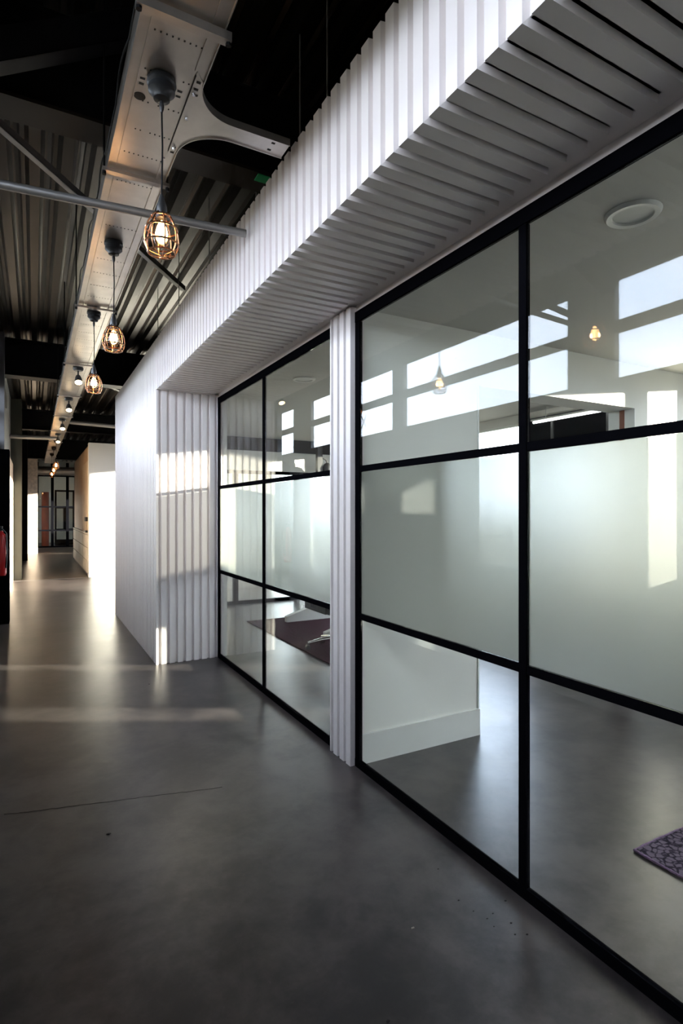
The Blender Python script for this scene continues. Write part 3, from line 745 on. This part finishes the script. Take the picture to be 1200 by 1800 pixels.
MB().box(1.06, 1.22, 14.48, 14.77, 1.28, 1.38).build('head', 'black_plastic', g, bevel=0.015)

# ------------------------------------------------------------------ end glazing
YG = 26.7
def gx(px, y=YG):
    k = (px-600)/983.0; c, s = math.cos(TH), math.sin(TH)
    return y*(s+k*c)/(c-k*s)
g = thing('glazed_partition', 'black framed glass partition with a door closing the end of the corridor', 'glass partition', (0.9, YG, 0))
xs = [0.12, gx(92), gx(118.5), gx(133), 3.2, 4.3, XE]
for k, xx in enumerate(xs[:-1]): MB().box(xx-0.055, xx+0.055, YG-0.04, YG+0.04, 0.05, 3.6).build('mullion', 'black_frame', g)
MB().box(XL, XE, YG-0.04, YG+0.04, 3.0, 3.10).build('top_rail', 'black_frame', g)
MB().box(XL, XE, YG-0.04, YG+0.04, 0, 0.06).build('bottom_rail', 'black_frame', g)
MB().box(XL, 0.10, YG-0.05, YG+0.05, 0, 3.6).build('side_panel', 'black_frame', g)
for zz in (0.72, 1.72): MB().box(0.12, XE, YG-0.025, YG+0.025, zz-0.03, zz+0.03).build('transom', 'black_frame', g)
MB().box(0.12, XE, YG-0.004, YG+0.004, 0.06, 3.0).build('glass_pane', 'glass', g)
g = thing('steel_glass_door', 'black framed glazed door leaf behind the end glazing', 'door', (gx(113, 28.5), 28.5, 0))
xa, xb = gx(96, 28.5), gx(131, 28.5)
MB().box(xa, xa+0.08, 28.46, 28.54, 0.1, 2.5).box(xb-0.08, xb, 28.46, 28.54, 0.1, 2.5).box(xa, xb, 28.46, 28.54, 2.42, 2.5).box(xa, xb, 28.46, 28.54, 0.0, 0.25).box(xa, xb, 28.47, 28.53, 0.68, 0.74).box(xa, xb, 28.47, 28.53, 1.66, 1.72).build('frame', 'black_frame', g)
MB().box(gx(111, 28.5), gx(116.5, 28.5), 28.44, 28.47, 0.66, 1.72).build('lock_plate', 'black_frame', g)
MB().box(xa+0.08, xb-0.08, 28.495, 28.505, 0.25, 2.42).build('pane', 'winglass', g)
tag(MB().tube([(gx(79.5, 28.0), 28.0, 0.0), (gx(79.5, 28.0), 28.0, 2.38)], 0.145, 28).build('orange_column', 'orange', smooth=True), 'round orange red column standing behind the end glazing', 'column')
l = bpy.data.lights.new('end_room_fill', 'AREA'); l.energy = 9; l.size = 1.6; l.color = (1.0, 0.93, 0.82)  # added fill light for the room behind the glazing, no fixture there
o = bpy.data.objects.new('end_room_fill', l); C.objects.link(o); o.location = (1.2, 29.2, 3.6)

# ------------------------------------------------------------------ grit on the floor
def floor_pt(px, py):
    d = 1.5*983/(py-900); r = (px-600)/983*d; c, s = math.cos(TH), math.sin(TH)
    return d*s+r*c, d*c-r*s
cr_px = [(806,1583),(832,1602),(856,1615),(866,1606),(868,1629),(888,1584),(898,1623),(905,1643),(926,1643),(770,1528),(682,1798),(191,1467),(262,1203)]
for i, (a, b) in enumerate(cr_px):
    x_, y_ = floor_pt(a, min(b, 1796)); s = random.uniform(0.0022, 0.0045)*(2 if b < 1500 else 1)
    m = MB(); bmesh.ops.create_icosphere(m.bm, subdivisions=1, radius=s, matrix=Matrix.Translation((x_, y_, s*0.45)) @ Matrix.Diagonal((1.5, 1, 0.5, 1)))
    for v in m.bm.verts: v.co += Vector((random.uniform(-1, 1), random.uniform(-1, 1), 0))*s*0.3
    tag(m.build('grit_crumb', 'crumb'), 'tiny dark crumb of grit lying on the concrete corridor floor', 'grit', 'dark crumbs on the corridor floor')
x_, y_ = floor_pt(725, 1632)
m = MB(); m.prism([(x_-0.006, y_-0.002), (x_+0.006, y_-0.003), (x_+0.007, y_+0.002), (x_-0.004, y_+0.003)], 0.0, 0.003)
tag(m.build('stone_chip', 'chip'), 'small pale chip on the dark floor before the near glazing', 'chip')

# hairline crack in the slab
pa, pb = floor_pt(8, 1432), floor_pt(390, 1384); m = MB(); pts = []
for k in range(41):
    t = k/40; pts.append((pa[0]+(pb[0]-pa[0])*t+random.uniform(-.004, .004), pa[1]+(pb[1]-pa[1])*t+random.uniform(-.004, .004), 0.0002))
m.tube(pts, [0.0008+0.0006*random.random() for _ in pts], 5)
struct(m.build('floor_crack', 'crumb'))

for o in list(S.objects):
    if '_w' in o: del o['_w']
